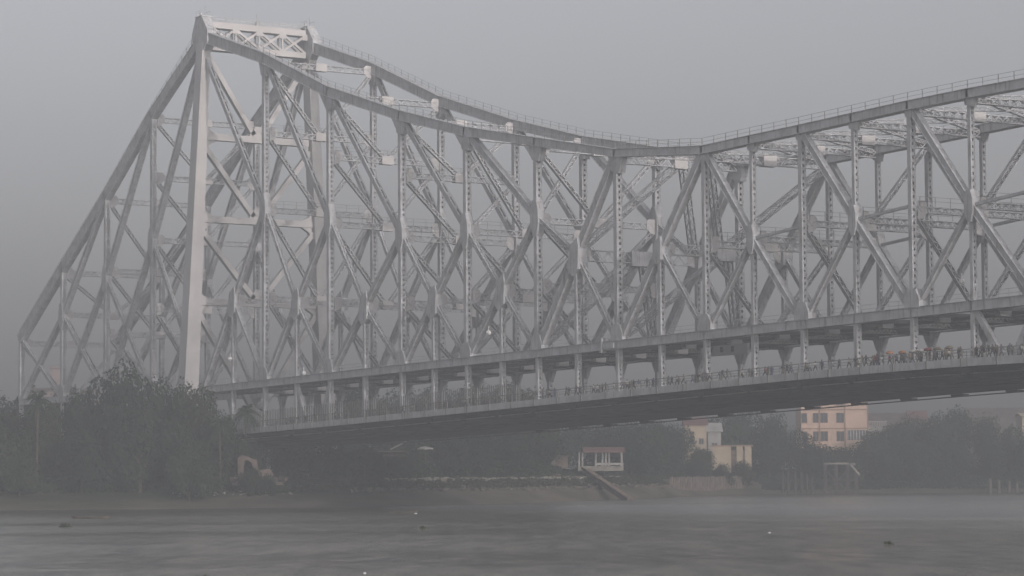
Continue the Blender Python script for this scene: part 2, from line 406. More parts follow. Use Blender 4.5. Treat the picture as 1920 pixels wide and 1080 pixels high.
# --- heavy diagonals (K bracing)
def diag(A_, B_, w_=1.15, d_=1.25, open_=False, nm='diagonal_strut', mt='steel'):
    b_ = nb(); A_, B_ = V3(A_), V3(B_); w_ *= .9; d_ *= .9
    if open_:
        holed(b_, A_, B_, w_, d_, pitch=2.9, hole=2.2, ends=2.2)
    else:
        bar(b_, A_, B_, w_, d_); e = (B_-A_).normalized(); nrm = V3((-e.z,0,e.x))
        for s in (-1,1): bar(b_, A_+nrm*s*(d_/2), B_+nrm*s*(d_/2), w_+.22, .07)
    return part(nm, b_, mt)
def light(A_, B_, w_=1.0, d_=.85, nm='lattice_diagonal'):
    b_ = nb(); laced(b_, V3(A_), V3(B_), w_*.8, d_*.85, ratio=.85, lace=.15); return part(nm, b_)
NP = {}
for y in (0, W):
    # anchor arm
    for i in (0,-1,-2):
        P = T(i,y) if i else V3((-.7,y,88.5))
        diag(P, Mn(i-1,y), 1.0, 1.05)
        q = B(i-2,y); diag(Mn(i-1,y), q, .95, 1.0)
        light(Mn(i-1,y), B(i,y), .95, .9)
    light(T(-4,y), B(-3,y), .95, .9)
    # cantilever arm
    for i in range(0, 5):
        P = T(i,y) if i else V3((1.3,y,86.5))
        diag(P, Mn(i+1,y), 1.0, 1.0 if i < 4 else 1.2, open_=(i < 4))
        diag(Mn(i+1,y), B(i,y), .95, .98)
        NP[i] = (Mn(i+1)+B(i))/2
    diag(T(6,y), B(5,y), 1.15, 1.35); NP[5] = (T(6)+B(5))/2
    diag(T(7,y), B(6,y), 1.05, 1.2); NP[6] = (T(7)+B(6))/2
    for i in range(0, 7):
        N_ = NP[i] + V3((0,y,0)); k = 1 if i < 6 else .7
        b_ = nb(); e = V3((.42,0,.91))
        prism(b_, [(N_.x-.3*k,N_.z-3.2*k),(N_.x+1.3*k,N_.z-2.2*k),(N_.x+1.5*k,N_.z+1.2*k),(N_.x+1.2*k,N_.z+2.6*k),(N_.x-.6*k,N_.z+1.6*k),(N_.x-1.7*k,N_.z-1.8*k)], y-.9 if i>4 else y-.7, y+.9 if i>4 else y+.7)
        holed(b_, V3((N_.x,y,bz(N_.x)+.5)), N_-V3((0,0,1)), .85, .6)
        part('sub_post', b_)
        if i in (1,2,3,4,5): light(Mn(i,y), N_)
        if i in (0,): diag(N_, B(1,y), .8, .8)
        elif i == 6: holed_ = light(N_, B(7,y), .9, .8)
        else: light(N_, B(i+1,y))
    # suspended span
    for i in (7, 9, 11):
        for a, m_, c in ((i, i+1, i+2), (26-i, 25-i, 24-i)):
            if a > LAST: continue
            diag(T(a,y), Mn(m_,y), .85, .95); diag(Mn(m_,y), B(c,y), .85, .95); diag(Mn(m_,y), B(a,y), .65, .68)
            b_ = nb(); bar(b_, Mn(m_,y), V3((XN[c], y, MZ[m_]+.9)), .45, .38); part('node_tie', b_)
# --- cross frames: struts and V bracing between the trusses
def cstrut(x, z, dz_=1.1, wx=1.1, solid=False, centre=True, hexes=True, mt='steel', rail=False):
    b_ = nb(); A_, B_ = V3((x,.7,z)), V3((x,W-.7,z))
    if solid: box(b_, (x,W/2,z), (wx,W-1.4,dz_))
    else: laced(b_, A_, B_, wx*.8, dz_*.95, V3((1,0,0)), ratio=.75)
    root_ = part('cross_strut', b_, mt)
    if centre: b_ = nb(); box(b_, (x, W/2, z+.05), (wx+.16, 2.4, dz_+.4)); part('centre_box', b_, 'column', parent=root_)
    if hexes:
        for s, yy in ((1,.66),(-1,W-.66)):
            b_ = nb(); prism(b_, [(yy,z-1.25),(yy+s*.9,z-1.1),(yy+s*1.6,z-.35),(yy+s*1.6,z+.75),(yy+s*1.2,z+1.15),(yy,z+1.15)], x+.28, x+.38, axis='x'); part('node_plate', b_, 'column', parent=root_)
    if rail:
        b_ = nb()
        for k in range(9): box(b_, (x+.5, .9+(W-1.8)*k/8, z+dz_/2+.6), (.06,.06,1.2))
        for hz in (.65,1.2): box(b_, (x+.5, W/2, z+dz_/2+hz), (.05,W-1.4,.05))
        part('strut_handrail', b_, 'rail', parent=root_)
    return root_
def vbrace(x, ztop, zbot, up=False, x2=None, w_=.75, d_=.7):
    x2 = x if x2 is None else x2
    for yy in (.75, W-.75):
        yc = W/2 + (-1 if yy < W/2 else 1)*.8
        b_ = nb()
        a, c = (V3((x,yy,ztop)), V3((x2,yc,zbot))) if not up else (V3((x2,yy,zbot)), V3((x,yc,ztop)))
        laced(b_, a, c, w_*.85, d_*1.05, V3((1,0,0)), ratio=.8); part('sway_brace', b_)
FR = {-4:[], -3:[40.6], -2:[48.5,35.5], -1:[65.7,53.2,39.5], 1:[69.4,55.2,38.8], 2:[62.6,50.6,36.6], 3:[57.0,46.3,35.2], 4:[45.8,35.2], 5:[45.9,35.6]}
for i, lv in FR.items():
    x = XN[i]; z0 = TZ[i]-.9
    cstrut(x, z0, rail=False)
    z = z0-.8
    for l in lv:
        cstrut(x, l, rail=(i in (1,2,3,4) and l > 44)); vbrace(x, z, l+.8); z = l-.8
    vbrace(x, z, bz(x)+.9, w_=.7, d_=.65)
    if i > 0 and i in MZ:                                  # strut beside each sub-post node
        N_ = NP[i-1]; cstrut(N_.x, N_.z, dz_=.9, wx=.8, centre=False, hexes=True)
N_ = NP[5+0]
cstrut(NP[5].x, NP[5].z, dz_=1.9, wx=1.3, centre=False); cstrut(NP[6].x, NP[6].z, dz_=1.7, wx=1.2, centre=False)
for k in (5, 6):
    b_ = nb(); box(b_, (NP[k].x, W/2, NP[k].z-.2), (1.7, 3.6, 2.3)); part('strut_centre_box', b_, 'steel')
for i in (6, 7):
    cstrut(XN[i], TZ[i]-.9, dz_=1.4, centre=True, hexes=False)
vbrace(XN[6], TZ[6]-1.6, NP[5].z+1, up=True, x2=NP[5].x, w_=1.3, d_=1.1)
vbrace(XN[7], TZ[7]-1.3, NP[6].z+1, x2=NP[6].x, w_=1.2, d_=1.0)
vbrace(NP[5].x, NP[5].z-1, bz(XN[5])+1.2, up=True, x2=XN[5], w_=1.2, d_=1.1)
vbrace(NP[6].x, NP[6].z-1, bz(XN[6])+1.2, up=True, x2=XN[6], w_=1.2, d_=1.1)
cstrut(XN[7], 39.0, rail=True); vbrace(XN[7], 38, bz(XN[7])+.9)
for i in range(8, LAST+1):
    x = XN[i]; tz = TZ[i]-.75
    cstrut(x, tz, dz_=1.0, hexes=False, rail=False)
    if i % 2:
        zm = 40.2; cstrut(x, zm, dz_=.95, rail=True); vbrace(x, tz-.6, zm+.7); vbrace(x, zm-.7, bz(x)+.8)
    else:
        zm = MZ.get(i, 39.5); cstrut(x, zm, dz_=.95, centre=False, hexes=True, rail=True)
# top laterals of the suspended span and the flatter end of the arm
for i in range(5, LAST):
    x, x2 = XN[i], XN[i+1]; z, z2 = TZ[i]-.35, TZ[i+1]-.35
    for ya, yb in ((.7,W-.7),(W-.7,.7)):
        b_ = nb(); laced(b_, V3((x,ya,z-(.1 if ya<1 else .0))), V3((x2,yb,z2-(.1 if ya<1 else .0))), .42, .6, V3((1,0,0)), ang=.09, ratio=1.0, lace=.09)
        part('top_lateral', b_)
# --- bottom laterals and floor
XF = [-87.2,-76,-65.2,-54.4,-43.6,-32.8,-22,-11] + [0,12.3,25,37,49.1,61.2,73.6,83.8,94.1,104.3,114.6,125.3,136,146.7] + [XN[i] for i in range(7,LAST+1)]
for k, x in enumerate(XF):
    z = bz(x)-.25
    if x > 0:
        b_ = nb(); laced(b_, V3((x,.6,z-.3)), V3((x,W-.6,z-.3)), .8, .85, V3((1,0,0)), ratio=.8)
        st_ = part('bottom_strut', b_, 'steel_mid'); b_ = nb(); box(b_, (x, 5.0 if x > 140 else W/2, z-.35), (1.0,1.9,1.15)); part('strut_plate', b_, 'column', parent=st_)
for a, c in zip(XF, XF[1:]):
    if a < 0: continue
    b_ = nb()
    for ya, yb, o_ in ((.6,W-.6,0),(W-.6,.6,-.12)):
        bar(b_, V3((a,ya,bz(a)-.45+o_)), V3((c,yb,bz(c)-.45+o_)), .5, .45)
    for yy in (6.5, W-6.5): bar(b_, V3((a,yy,bz(a)-.75)), V3((c,yy,bz(c)-.75)), .35, .5)
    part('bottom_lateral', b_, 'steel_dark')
b_ = nb(); box(b_, (157.4-8, 9.5, 24.3), (11,.5,1.6))
for q in range(3): box(b_, (157.4-11+q*2.6, 9.2, 24.4), (.55,.14,.8), mi=1)
for v in b_.verts: v.co.z -= 7
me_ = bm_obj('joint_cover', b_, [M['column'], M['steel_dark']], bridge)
# hangers
for y in (0, W):
    for x in XF:
        zt, zb = bz(x)-.62, dk(x)-.2
        b_ = nb(); holed(b_, V3((x,y,zb)), V3((x,y,zt)), .85, .65, pitch=.7, hole=.3, ends=.7)
        if y > 0: prism(b_, [(x-1.5,zt),(x-.55,zt-1.9),(x+.55,zt-1.9),(x+1.5,zt)], y-.35, y+.35)
        part('hanger', b_)
for xa, xb in ((36.5,41.0),(49.1,45.5),(212.3,217.6),(MID,226.5),(223.0,219.0)):
    b_ = nb(); bar(b_, V3((xa+.3,0,bz(xa)-.6)), V3((xb,0,dk(xb)-.2)), .6,.75); part('brace_leg', b_)
# deck
FX = [-190+6.0*k for k in range(81)]
def sweep(name, y0, y1, z0, z1, mt, xs=FX, label=None, twin=False):
    b_ = nb(); rows = []
    for x in xs:
        z = dk(x); rows.append([b_.verts.new((x,y,z+q)) for y, q in ((y0,z0),(y1,z0),(y1,z1),(y0,z1))])
    for a, c in zip(rows, rows[1:]):
        for i in range(4):
            j = (i+1) % 4; b_.faces.new((a[i],c[i],c[j],a[j]))
    b_.faces.new(rows[0]); b_.faces.new(rows[-1][::-1])
    bmesh.ops.recalc_face_normals(b_, faces=b_.faces)
    return part(name, b_, mt, label)
sweep('footway', -5.0, -.9, -.35, -.12, 'concrete'); sweep('footway', W+.9, W+5.0, -.35, -.12, 'concrete')
sweep('road_deck', .75, W-.75, -.72, -.45, 'asphalt')
sweep('kerb', .55, .752, -.70, -.20, 'concrete'); sweep('kerb', W-.752, W-.55, -.70, -.20, 'concrete')
for y in (-5.0, W+5.0):
    s = -1 if y < 0 else 1
    o = sweep('fascia_girder', min(y,y+s*.25), max(y,y+s*.25), -.92, .06, 'steel')
    b_ = nb()
    for k in range(66):
        x = -150+6.3*k; z = dk(x)
        box(b_, (x, y+s*.31, z-.43), (.22,.12,1.0))
        box(b_, (x, y+s*.08, z+.62), (.12,.12,1.25))
    for k in range(66*3):
        x = -150+2.1*k; box(b_, (x, y, dk(x)+.6), (.07,.07,1.1))
    for xa, xb in zip(FX, FX[1:]):
        for h, t in ((1.18,.09),(.8,.05),(.42,.05)): bar(b_, (xa,y,dk(xa)+h), (xb,y,dk(xb)+h), t, t)
    for k in range(0, 160):                                # close tall pickets over the landward half
        x = 18+k*.62
        if s < 0: box(b_, (x, y+.12, dk(x)+1.5+.1*math.sin(k*1.7)), (.20,.07,3.0))
    part('footway_railing', b_, 'rail')
b_ = nb()                                                  # wire fence of the far footway
for k in range(86):
    x = 20+3.1*k; box(b_, (x, W+4.6, dk(x)+1.9), (.08,.08,3.8))
for xa, xb in zip(FX[35:], FX[36:]):
    for h in (1.6,2.2,2.8,3.7): bar(b_, (xa,W+4.6,dk(xa)+h),(xb,W+4.6,dk(xb)+h),.035,.035)
part('wire_fence', b_, 'rail')
xsf = sorted(set(XF + [447-x for x in XF if x > 160]))
for x in XF:
    z = dk(x); b_ = nb()
    box(b_, (x, W/2+.1, z-1.5), (.6, W+.6, 1.42))
    for s, ya, yb in ((1,-.1,-4.95),(1,W+.1,W+4.95)):
        prism(b_, [(ya,z-1.9),(yb,z-.95),(yb,z-.37),(ya,z-.37)], x-.15, x+.15, axis='x')
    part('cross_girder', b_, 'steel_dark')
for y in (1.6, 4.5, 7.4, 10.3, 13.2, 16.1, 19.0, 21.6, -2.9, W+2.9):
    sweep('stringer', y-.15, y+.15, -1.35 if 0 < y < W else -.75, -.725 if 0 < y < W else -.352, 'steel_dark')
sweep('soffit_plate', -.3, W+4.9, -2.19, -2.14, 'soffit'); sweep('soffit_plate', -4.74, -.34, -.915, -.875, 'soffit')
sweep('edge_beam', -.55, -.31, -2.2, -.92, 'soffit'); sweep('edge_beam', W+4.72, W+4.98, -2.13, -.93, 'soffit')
sweep('beam_flange', -.95, -.56, -1.62, -1.52, 'steel')
def pipe(y, dz_, r_, mt):
    b_ = nb(); tube(b_, [V3((x,y,dk(x)+dz_)) for x in FX[28:]], r_, 6); part('utility_pipe', b_, mt)
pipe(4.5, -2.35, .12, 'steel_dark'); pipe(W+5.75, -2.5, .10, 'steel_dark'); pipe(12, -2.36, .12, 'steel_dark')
for x in XF[14:]:
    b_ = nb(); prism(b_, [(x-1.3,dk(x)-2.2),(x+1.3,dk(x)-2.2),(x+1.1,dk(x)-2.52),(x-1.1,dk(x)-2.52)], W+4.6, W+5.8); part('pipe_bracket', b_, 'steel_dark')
# tower piers
for y in (-4.1, W+4.1):
    b_ = nb(); prism(b_, [(-9,-1),(-8,7.5),(8,7.5),(9,-1)], y-7, y+7); part('pier', b_, 'masonry')
b_ = nb(); prism(b_, [(-200,5),(-200,12),(-92,13),(-88,13),(-87.5,5)], -5.2, W+5.2); part('abutment', b_, 'masonry')
for x in (-66,-44,-22):
    for y in (0, W):
        b_ = nb(); box(b_, (x,y,9.5), (2.0,2.0,7.6)); part('approach_pier', b_, 'masonry')
# floodlights on the structure
def lamp_part(p, s=.45):
    b_ = nb(); tube(b_, [V3(p)-V3((0,0,s)), V3(p)-V3((0,0,s*.4)), V3(p)+V3((0,0,s*.5))], [s*.5,s,s*.7], 8)
    bar(b_, V3(p)+V3((0,0,s*.4)), V3(p)+V3((0,0,s*2.2)), .12,.12); part('floodlight', b_, 'lamp_white')
for p in ((208.5,1.5,30.5),(101.8,-1.0,29.0),(12.5,-.8,28.3),(41,-.9,24.6),(210.5,1.6,29.6)): lamp_part(p)

# ================================================================ TREES
def crown_mesh(name, seed, nleaf, lobes, mt, leaf=.55):
    """unit crown: radius about 1 in plan, 0..1.6 high; many leaf sprays on uneven lobes"""
    rn = random.Random(seed); bm = bmesh.new(); L = []
    for k in range(lobes):
        a = rn.uniform(0, 6.283); rr = rn.uniform(.15, .78)
        L.append((Vector((math.cos(a)*rr, math.sin(a)*rr, rn.uniform(.35, 1.25)*(1-.35*rr))), rn.uniform(.26, .48)))
    L.append((Vector((0,0,.95)), .55))
    wts = [r_*r_ for _, r_ in L]
    for k in range(nleaf):
        c, r_ = rn.choices(L, wts)[0]
        d = Vector((rn.gauss(0,1), rn.gauss(0,1), rn.gauss(0,1)*.85+.15)).normalized()
        q = r_*(1-abs(rn.gauss(0,.16)))*(1 if rn.random() < .9 else 1.02)
        q *= 1 + .25*noise.noise(d*2.3 + c*5)
        p = c + d*q
        if p.z < .05: continue
        n_ = (d + Vector((rn.uniform(-.7,.7), rn.uniform(-.7,.7), rn.uniform(-.2,.9)))).normalized()
        t = n_.orthogonal().normalized(); b = n_.cross(t); an = rn.uniform(0,6.28)
        t, b = t*math.cos(an)+b*math.sin(an), b*math.cos(an)-t*math.sin(an)
        s = leaf*rn.uniform(.035,.075)
        vs = [bm.verts.new(p + t*s*x_ + b*s*y_ + n_*z_*s) for x_, y_, z_ in ((-1,-.5,0),(.1,-.8,.15),(1,0,-.15),(.2,.8,.1),(-.8,.6,0))]
        bm.faces.new(vs)
    me = bpy.data.meshes.new(name); bm.to_mesh(me); bm.free(); me.materials.append(M[mt]); return me
def trunk_mesh(name, seed):
    rn = random.Random(seed); bm = bmesh.new()
    pts = [Vector((0,0,-.12)), Vector((.02,0,.25)), Vector((-.02,.03,.6)), Vector((.03,0,1.0))]
    tube(bm, pts, [.085,.06,.045,.02], 7)
    for k in range(6):
        a = rn.uniform(0,6.28); z = rn.uniform(.4,.8); e = rn.uniform(.4,.8)
        p0 = Vector((0,0,z)); p2 = Vector((math.cos(a)*e, math.sin(a)*e, z+rn.uniform(.2,.5)))
        tube(bm, [p0, (p0+p2)/2+Vector((0,0,-.05)), p2], [.032,.022,.008], 5)
    me = bpy.data.meshes.new(name); bm.to_mesh(me); bm.free(); me.materials.append(M['bark']); return me
CR = [crown_mesh('crown', 11+i, 5200, 11+i, ('leaf_a','leaf_b','leaf_a','leaf_c','leaf_b','leaf_a')[i]) for i in range(6)]
TR = [trunk_mesh('trunk', 31+i) for i in range(3)]
def tree(lat, d, top, wid, label, group, v=None, cat='tree', name='broadleaf_tree'):
    rn = random.Random(int(lat*31+d*7)); g = ground_z(lat, d) - .3
    h = top - g; root = empty(name, site(lat, d, g), rn.uniform(0, 6.28)); tag(root, label, cat, group)
    v = rn.randrange(6) if v is None else v
    c = bpy.data.objects.new('crown', CR[v]); S.collection.objects.link(c); c.parent = root
    ch = h*.97; c.location = (0,0,h-ch); c.scale = (wid/2*1.05, wid/2*1.05, ch/1.55)
    t = bpy.data.objects.new('trunk', TR[v % 3]); S.collection.objects.link(t); t.parent = root
    t.scale = (wid/2*.8, wid/2*.8, h*.62)
    return root
ORD = ['first','second','third','fourth','fifth','sixth','seventh','eighth','ninth','tenth','eleventh','twelfth','thirteenth','fourteenth','fifteenth','sixteenth','seventeenth','eighteenth','nineteenth','twentieth']
def ordn(k):
    if k < 20: return ORD[k]
    t = {2:'twenty',3:'thirty',4:'forty',5:'fifty',6:'sixty',7:'seventy',8:'eighty',9:'ninety'}
    n = k+1
    if n >= 100: return 'hundred and ' + (ordn(n-101) if n > 100 else 'zeroth')
    a, b = divmod(n, 10)
    return (t[a]+'-'+ORD[b-1]) if b else t[a].replace('ty','tieth')
# clump hiding the foot of the tower
left = [(-104,476,20,15),(-97,486,25,13),(-90,492,19.5,13),(-86,478,16,12),(-80,494,23.0,11),(-75,490,26.3,13),(-70,486,27.3,14),(-65,492,26.0,12),(-60,488,24.6,11),(-56,484,23.6,10),(-52.5,484,18.5,10),(-66,474,18,12),(-76,472,16.5,12),(-95,470,14.5,12),(-103,466,11,11),(-57,471,14,9),(-112,480,22,16),(-86,467,11.5,9),(-47.5,484,14.0,8),(-108,600,27,15),(-101,604,28.5,13),(-115,596,26,15),(-92,470,18.5,12),(-84,482,21,11),(-56.5,468,14.5,9),(-54,474,11.5,8),(-46.0,473,8.2,4.2),(-43.2,474,7.2,3.6)]
for k, (la, d, tp, wd) in enumerate(sorted(left)):
    tree(la, d, tp, wd, f'dark bushy tree before the tower foot, {ordn(k)} from the left in its clump', 'trees at the foot of the tower')
# tall mass seen through the deck railing and under the span
mid = [(-38,560,24,13),(-33,575,27.5,15),(-25,590,27,15),(-17,600,28.0,16),(-9,590,27.5,14),(-1,600,28.5,15),(5,585,26.5,13),(-44,548,14,12),(-29,540,13,13),(-20,548,14,13),(-11,555,15,13),(-3,565,15,13),(5,573,15.5,12),(-38,528,11,10),(-25,520,9.5,9),(-9,536,10.5,10),(-50,600,20,14),(-34,499,12.5,10),(-28,505,12,9),(-40,495,12,9),(-22,510,10.5,8)]
for k, (la, d, tp, wd) in enumerate(sorted(mid)):
    tree(la, d, tp, wd, f'shadowy tree behind or below the bridge deck, {ordn(k)} from the left', 'trees behind the deck')
# the far bank to the right
rt = [(11,640,20.5,15),(20,655,20.5,15),(28,640,19.6,13),(34,650,19.8,13),(27,612,13.5,10),(36,668,19.6,13),(40,672,19.6,11),(53.5,722,22.6,13),(59,716,24.0,14),(65,730,24.6,14),(71,725,23.6,12),(76,715,18.4,11),(52,705,12.5,9),(81,710,14.6,11),(86,714,13.6,12),(92,712,15.0,11),(97,718,18.2,13),(103,725,20.0,13),(109,730,22.6,14),(115,726,22.4,14),(122,735,24.8,16),(129,728,22.5,13),(135,722,19.5,13),(142,722,19.0,14),(150,725,19,14),(98,702,13,10),(107,703,14,11),(116,703,15,12),(126,706,16,12),(137,706,15,12),(88,700,11,9),(77,700,12,10),(67,703,15.5,12),(146,708,15,12),(160,722,22,16),(47,676,13,9),(58,700,10.5,8),(47.2,684,13.2,5.5),(46,668,9.4,7),(52.5,673,9.0,7),(58.5,683,9.8,7),(43,662,9.5,8)]
for k, (la, d, tp, wd) in enumerate(sorted(rt)):
    tree(la, d, tp, wd, f'hazy round-headed tree on the right-hand bank, {ordn(k)} from the left there', 'trees on the far right bank')
# distant belt
far = [(-160+13*k+random.uniform(-4,4), 980+random.uniform(-60,90), 21+random.uniform(-3,5), 24) for k in range(36)]
for k, (la, d, tp, wd) in enumerate(sorted(far)):
    tree(la, d, tp, wd, f'faint distant tree on the hazy skyline, {ordn(k)} from the left', 'distant trees')
# palms
def palm(lat, d, top, label, seed):
    rn = random.Random(seed); g = ground_z(lat, d)-.2; root = empty('palm_tree', site(lat, d, g)); tag(root, label, 'palm tree')
    h = top-g; bm = bmesh.new()
    lean = rn.uniform(-.8,.8)
    tube(bm, [V3((lean*(z/h)**2, 0, z)) for z in (0, h*.3, h*.6, h*.86)], [.32,.24,.2,.18], 7)
    bm_obj('trunk', bm, M['bark'], root)
    bm = bmesh.new(); hub = V3((lean*.74,0,h*.86))
    for k in range(26):
        a = k*2.399; el = rn.uniform(-.5,1.25); L_ = rn.uniform(2.8,3.9); pts = []
        for q in range(8):
            t = q/7; r_ = L_*t
            pts.append(hub + V3((math.cos(a)*math.cos(el)*r_, math.sin(a)*math.cos(el)*r_, math.sin(el)*r_ - 1.5*t*t*(1+math.cos(el)))))
        tube(bm, pts, [.05]*7+[.01], 3)
        for q in range(1, 8):
            dr = (pts[q]-pts[q-1]).normalized(); sd_ = dr.cross(V3((0,0,1))).normalized()
            for s in (-1,1):
                for e in (0, .33, .66):
                    p = pts[q-1].lerp(pts[q], e); ln = .9*(1-abs(q/7-.45))
                    tip = p + sd_*s*ln*.7 + dr*ln*.5 - V3((0,0,ln*.55)); w_ = dr*.09
                    bm.faces.new([bm.verts.new(p-w_), bm.verts.new(p+w_), bm.verts.new(tip)])
    bm_obj('fronds', bm, M['leaf_b'], root)
palm(-95.5, 468, 25.0, 'tall palm leaning in at the left edge of the photo', 1)
palm(-98, 472, 22.5, 'shorter palm half cut off by the left edge', 4)
palm(-84.2, 474, 22.6, 'shaggy palm rising beside the end post of the bridge', 2)
palm(-52.0, 476, 17.5, 'small palm with pale fronds at the right end of the tower clump', 3)
palm(-48.5, 486, 20.0, 'palm poking up just under the landward end of the deck', 5)
# undergrowth along the bank
def scrub(name, label, la0, la1, off0, off1, n, hmax, mt, seed):
    rn = random.Random(seed); bm = bmesh.new()
    for k in range(n):
        la = rn.uniform(la0, la1); of = rn.uniform(off0, off1); d = lerp(SHORE, la)+of
        cl = max(0, noise.noise(V3((la*.11, of*.1, seed)))+.25); hh = hmax*cl*rn.uniform(.3,1)
        for q in range(5):
            p = site(la+rn.uniform(-.8,.8), d+rn.uniform(-.8,.8), ground_z(la, d)+rn.uniform(0,1)*hh)
            a = V3((rn.gauss(0,1),rn.gauss(0,1),rn.gauss(0,1))).normalized(); b = a.orthogonal().normalized(); s = rn.uniform(.2,.42)
            bm.faces.new([bm.verts.new(p+a*s), bm.verts.new(p+b*s), bm.verts.new(p-a*s*.8), bm.verts.new(p-b*s)])
    tag(bm_obj(name, bm, M[mt]), label, 'undergrowth', kind='stuff')
scrub('undergrowth', 'low scrub and creepers along the bank below the left-hand trees', -125, -40, 15, 36, 7000, 6.5, 'leaf_b', 3)
scrub('undergrowth', 'low bushes under the middle of the span', -38, 30, 33, 62, 5000, 4.2, 'leaf_a', 5)
scrub('undergrowth', 'tangled bushes along the foot of the right-hand trees', 30, 190, 17, 36, 6500, 4.6, 'leaf_a', 8)
scrub('undergrowth', 'dense low scrub along the water under the right-hand trees', 64, 190, 5, 20, 3800, 2.6, 'leaf_a', 21)
scrub('creeper', 'green creepers growing over the broken arch', -51, -40, 14, 20, 240, 3.2, 'leaf_b', 17)
scrub('grass', 'short coarse grass on the mud bank', -40, 40, 16, 34, 2600, .7, 'leaf_c', 12)

# ================================================================ BUILDINGS AND BANK FURNITURE
M['tan'] = mat('tan_render', (.66,.49,.38), .85, .05, .2)
M['tan_trim'] = mat('brown_trim', (.36,.25,.19), .85, .08, .3)
M['cream'] = mat('cream_wall', (.50,.42,.31), .85, .08, .3)
M['white'] = mat('weathered_shaded_white', (.40,.39,.37), .8, .12, .4)  # weathered white, toned down to carry the pavilion's shade
M['pink'] = mat('faded_pink', (.19,.15,.13), .9, .4, .3)
M['redroof'] = mat('red_roof', (.20,.115,.105), .8, .15, .5)
M['glass'] = mat('dark_panes', (.07,.08,.085), .3, .1, .8, spec=.5)
M['brownroof'] = mat('tin_roof', (.16,.13,.12), .7, .2, .5)
M['brownpale'] = mat('stained_sheeting', (.20,.165,.14), .9, .25, .6)
M['hazed'] = mat('washed_pink_wall', (.34,.27,.25), .9, .1, .3)
M['wood'] = mat('old_timber', (.17,.13,.10), .9, .25, 1.0)
M['iron'] = mat('rusted_iron', (.09,.075,.07), .8, .25, 1.0)
M['pale'] = mat('pale_concrete', (.30,.285,.25), .9, .2, .8)
FACE = math.atan2(RGT.y, RGT.x)                 # a front square to the viewer's side of the river
def local(name, bm, mts, par, label=None):
    o = bm_obj(name, bm, mts, par)
    if label: o['label'] = label
    return o
def bbox_(x0,x1,y0,y1,z0,z1,bm=None):
    b = bm or bmesh.new(); box(b, ((x0+x1)/2,(y0+y1)/2,(z0+z1)/2), (x1-x0,y1-y0,z1-z0)); return b
def window(par, x, z, w_, h_, y=0, frame='tan_trim', bars=1):
    b = bmesh.new()
    for s in (-1,1): box(b, (x+s*(w_/2+.06), y-.05, z), (.12,.16,h_+.24)); box(b, (x, y-.05, z+s*(h_/2+.06)), (w_,.158,.12))
    f = local('window', b, M[frame], par)
    b = bmesh.new(); box(b, (x, y-.012, z), (w_-.01,.02,h_-.01)); local('pane', b, M['glass'], f)
    if bars:
        b = bmesh.new()
        for k in range(1, bars+1): box(b, (x-w_/2+w_*k/(bars+1), y-.05, z), (.08,.05,h_-.02))
        local('mullion', b, M[frame], f)
# tan block, local x right, y away
bd = empty('office_block', site(79.3, 728, 7.0), FACE); tag(bd, 'tan three-storey block with brown bands and dark windows, half hidden under the deck', 'building')
k = 728/690
W_ = 17.2
local('wall', bbox_(-1,W_,0,14,-1,20.8), M['tan'], bd)
local('roof', bbox_(-1.4,W_+.4,-.4,14.4,20.8,21.2), M['tan_trim'], bd)
b = bmesh.new()
for z in (16.1, 11.0): box(b, (W_/2-.5,-.09,z), (W_+.9,.18,.28))
for x in (4.0, 10.9): box(b, (x,-.13,10.9), (.28,.26,19.6))
box(b, (W_-.1,-.08,10.9), (.3,.16,19.6)); local('trim_band', b, M['tan_trim'], bd)
for zc in (8.6+.3, 13.9, 18.6):
    for x, ww, nb_ in ((-.1,1.3,0),(3.0,1.3,1),(5.2,1.9,1),(9.6,1.9,1)): window(bd, x, zc, ww, 2.5, 0, bars=nb_)
b = bmesh.new()
for q in range(7): box(b, (11.6+q*.8,-.11,9.2), (.34,.2,2.6))
local('fin_screen', b, M['white'], bd)
b = bmesh.new(); box(b, (14.2,-.03,9.2),(5.6,.05,2.7)); local('screen_recess', b, M['glass'], bd)
b = bmesh.new()
for q in range(8): box(b, (1+q*2, 2, 21.9), (.08,.08,1.4))
box(b, (8,2,22.5),(14.2,.06,.06)); local('roof_rail', b, M['rail'], bd)
# white parapet building behind it
bd = empty('terrace_house', site(97.0, 735, 7), FACE); tag(bd, 'low pale house with balustraded terrace right of the tan block', 'building')
local('wall', bbox_(0,5.6,0,8,-1,11.6), M['white'], bd)
b = bmesh.new()
for q in range(12): box(b, (.25+q*.46,-.2,12.3), (.16,.16,1.2))
box(b, (2.8,-.2,12.95),(5.7,.24,.16)); box(b, (2.8,-.2,11.72),(5.7,.3,.16)); local('balustrade', b, M['white'], bd)
for x in (1.2,3.0,4.7): window(bd, x, 9.6, .9, 1.3, 0, 'white')
# sheds with dark roofs further back
def shed(lat, d, w_, dp, ez, rz, wall, roof, label, nm='shed', wins=0, rot=0.0, z0=7):
    bd = empty(nm, site(lat, d, z0), FACE+rot); tag(bd, label, 'building')
    local('wall', bbox_(0,w_,0,dp,-1,ez-z0), M[wall], bd)
    b = bmesh.new(); prism(b, [(-.5,ez-z0-.1),(dp/2,rz-z0),(dp+.5,ez-z0-.1),(dp+.5,ez-z0-.32),(dp/2,rz-z0-.25),(-.5,ez-z0-.32)], -.5, w_+.5, axis='x'); local('roof', b, M[roof], bd)
    b = bmesh.new()
    for xx in (0.02, w_-.02):
        va = [b.verts.new((xx,yy,zz)) for yy, zz in ((0,ez-z0-.01),(dp,ez-z0-.01),(dp/2,rz-z0-.3))]; b.faces.new(va)
    local('gable', b, M[wall], bd)
    for q in range(wins): window(bd, w_*(q+.5)/wins, (ez-z0)*.62, w_/wins*.42, 1.5, 0, 'white')
    return bd
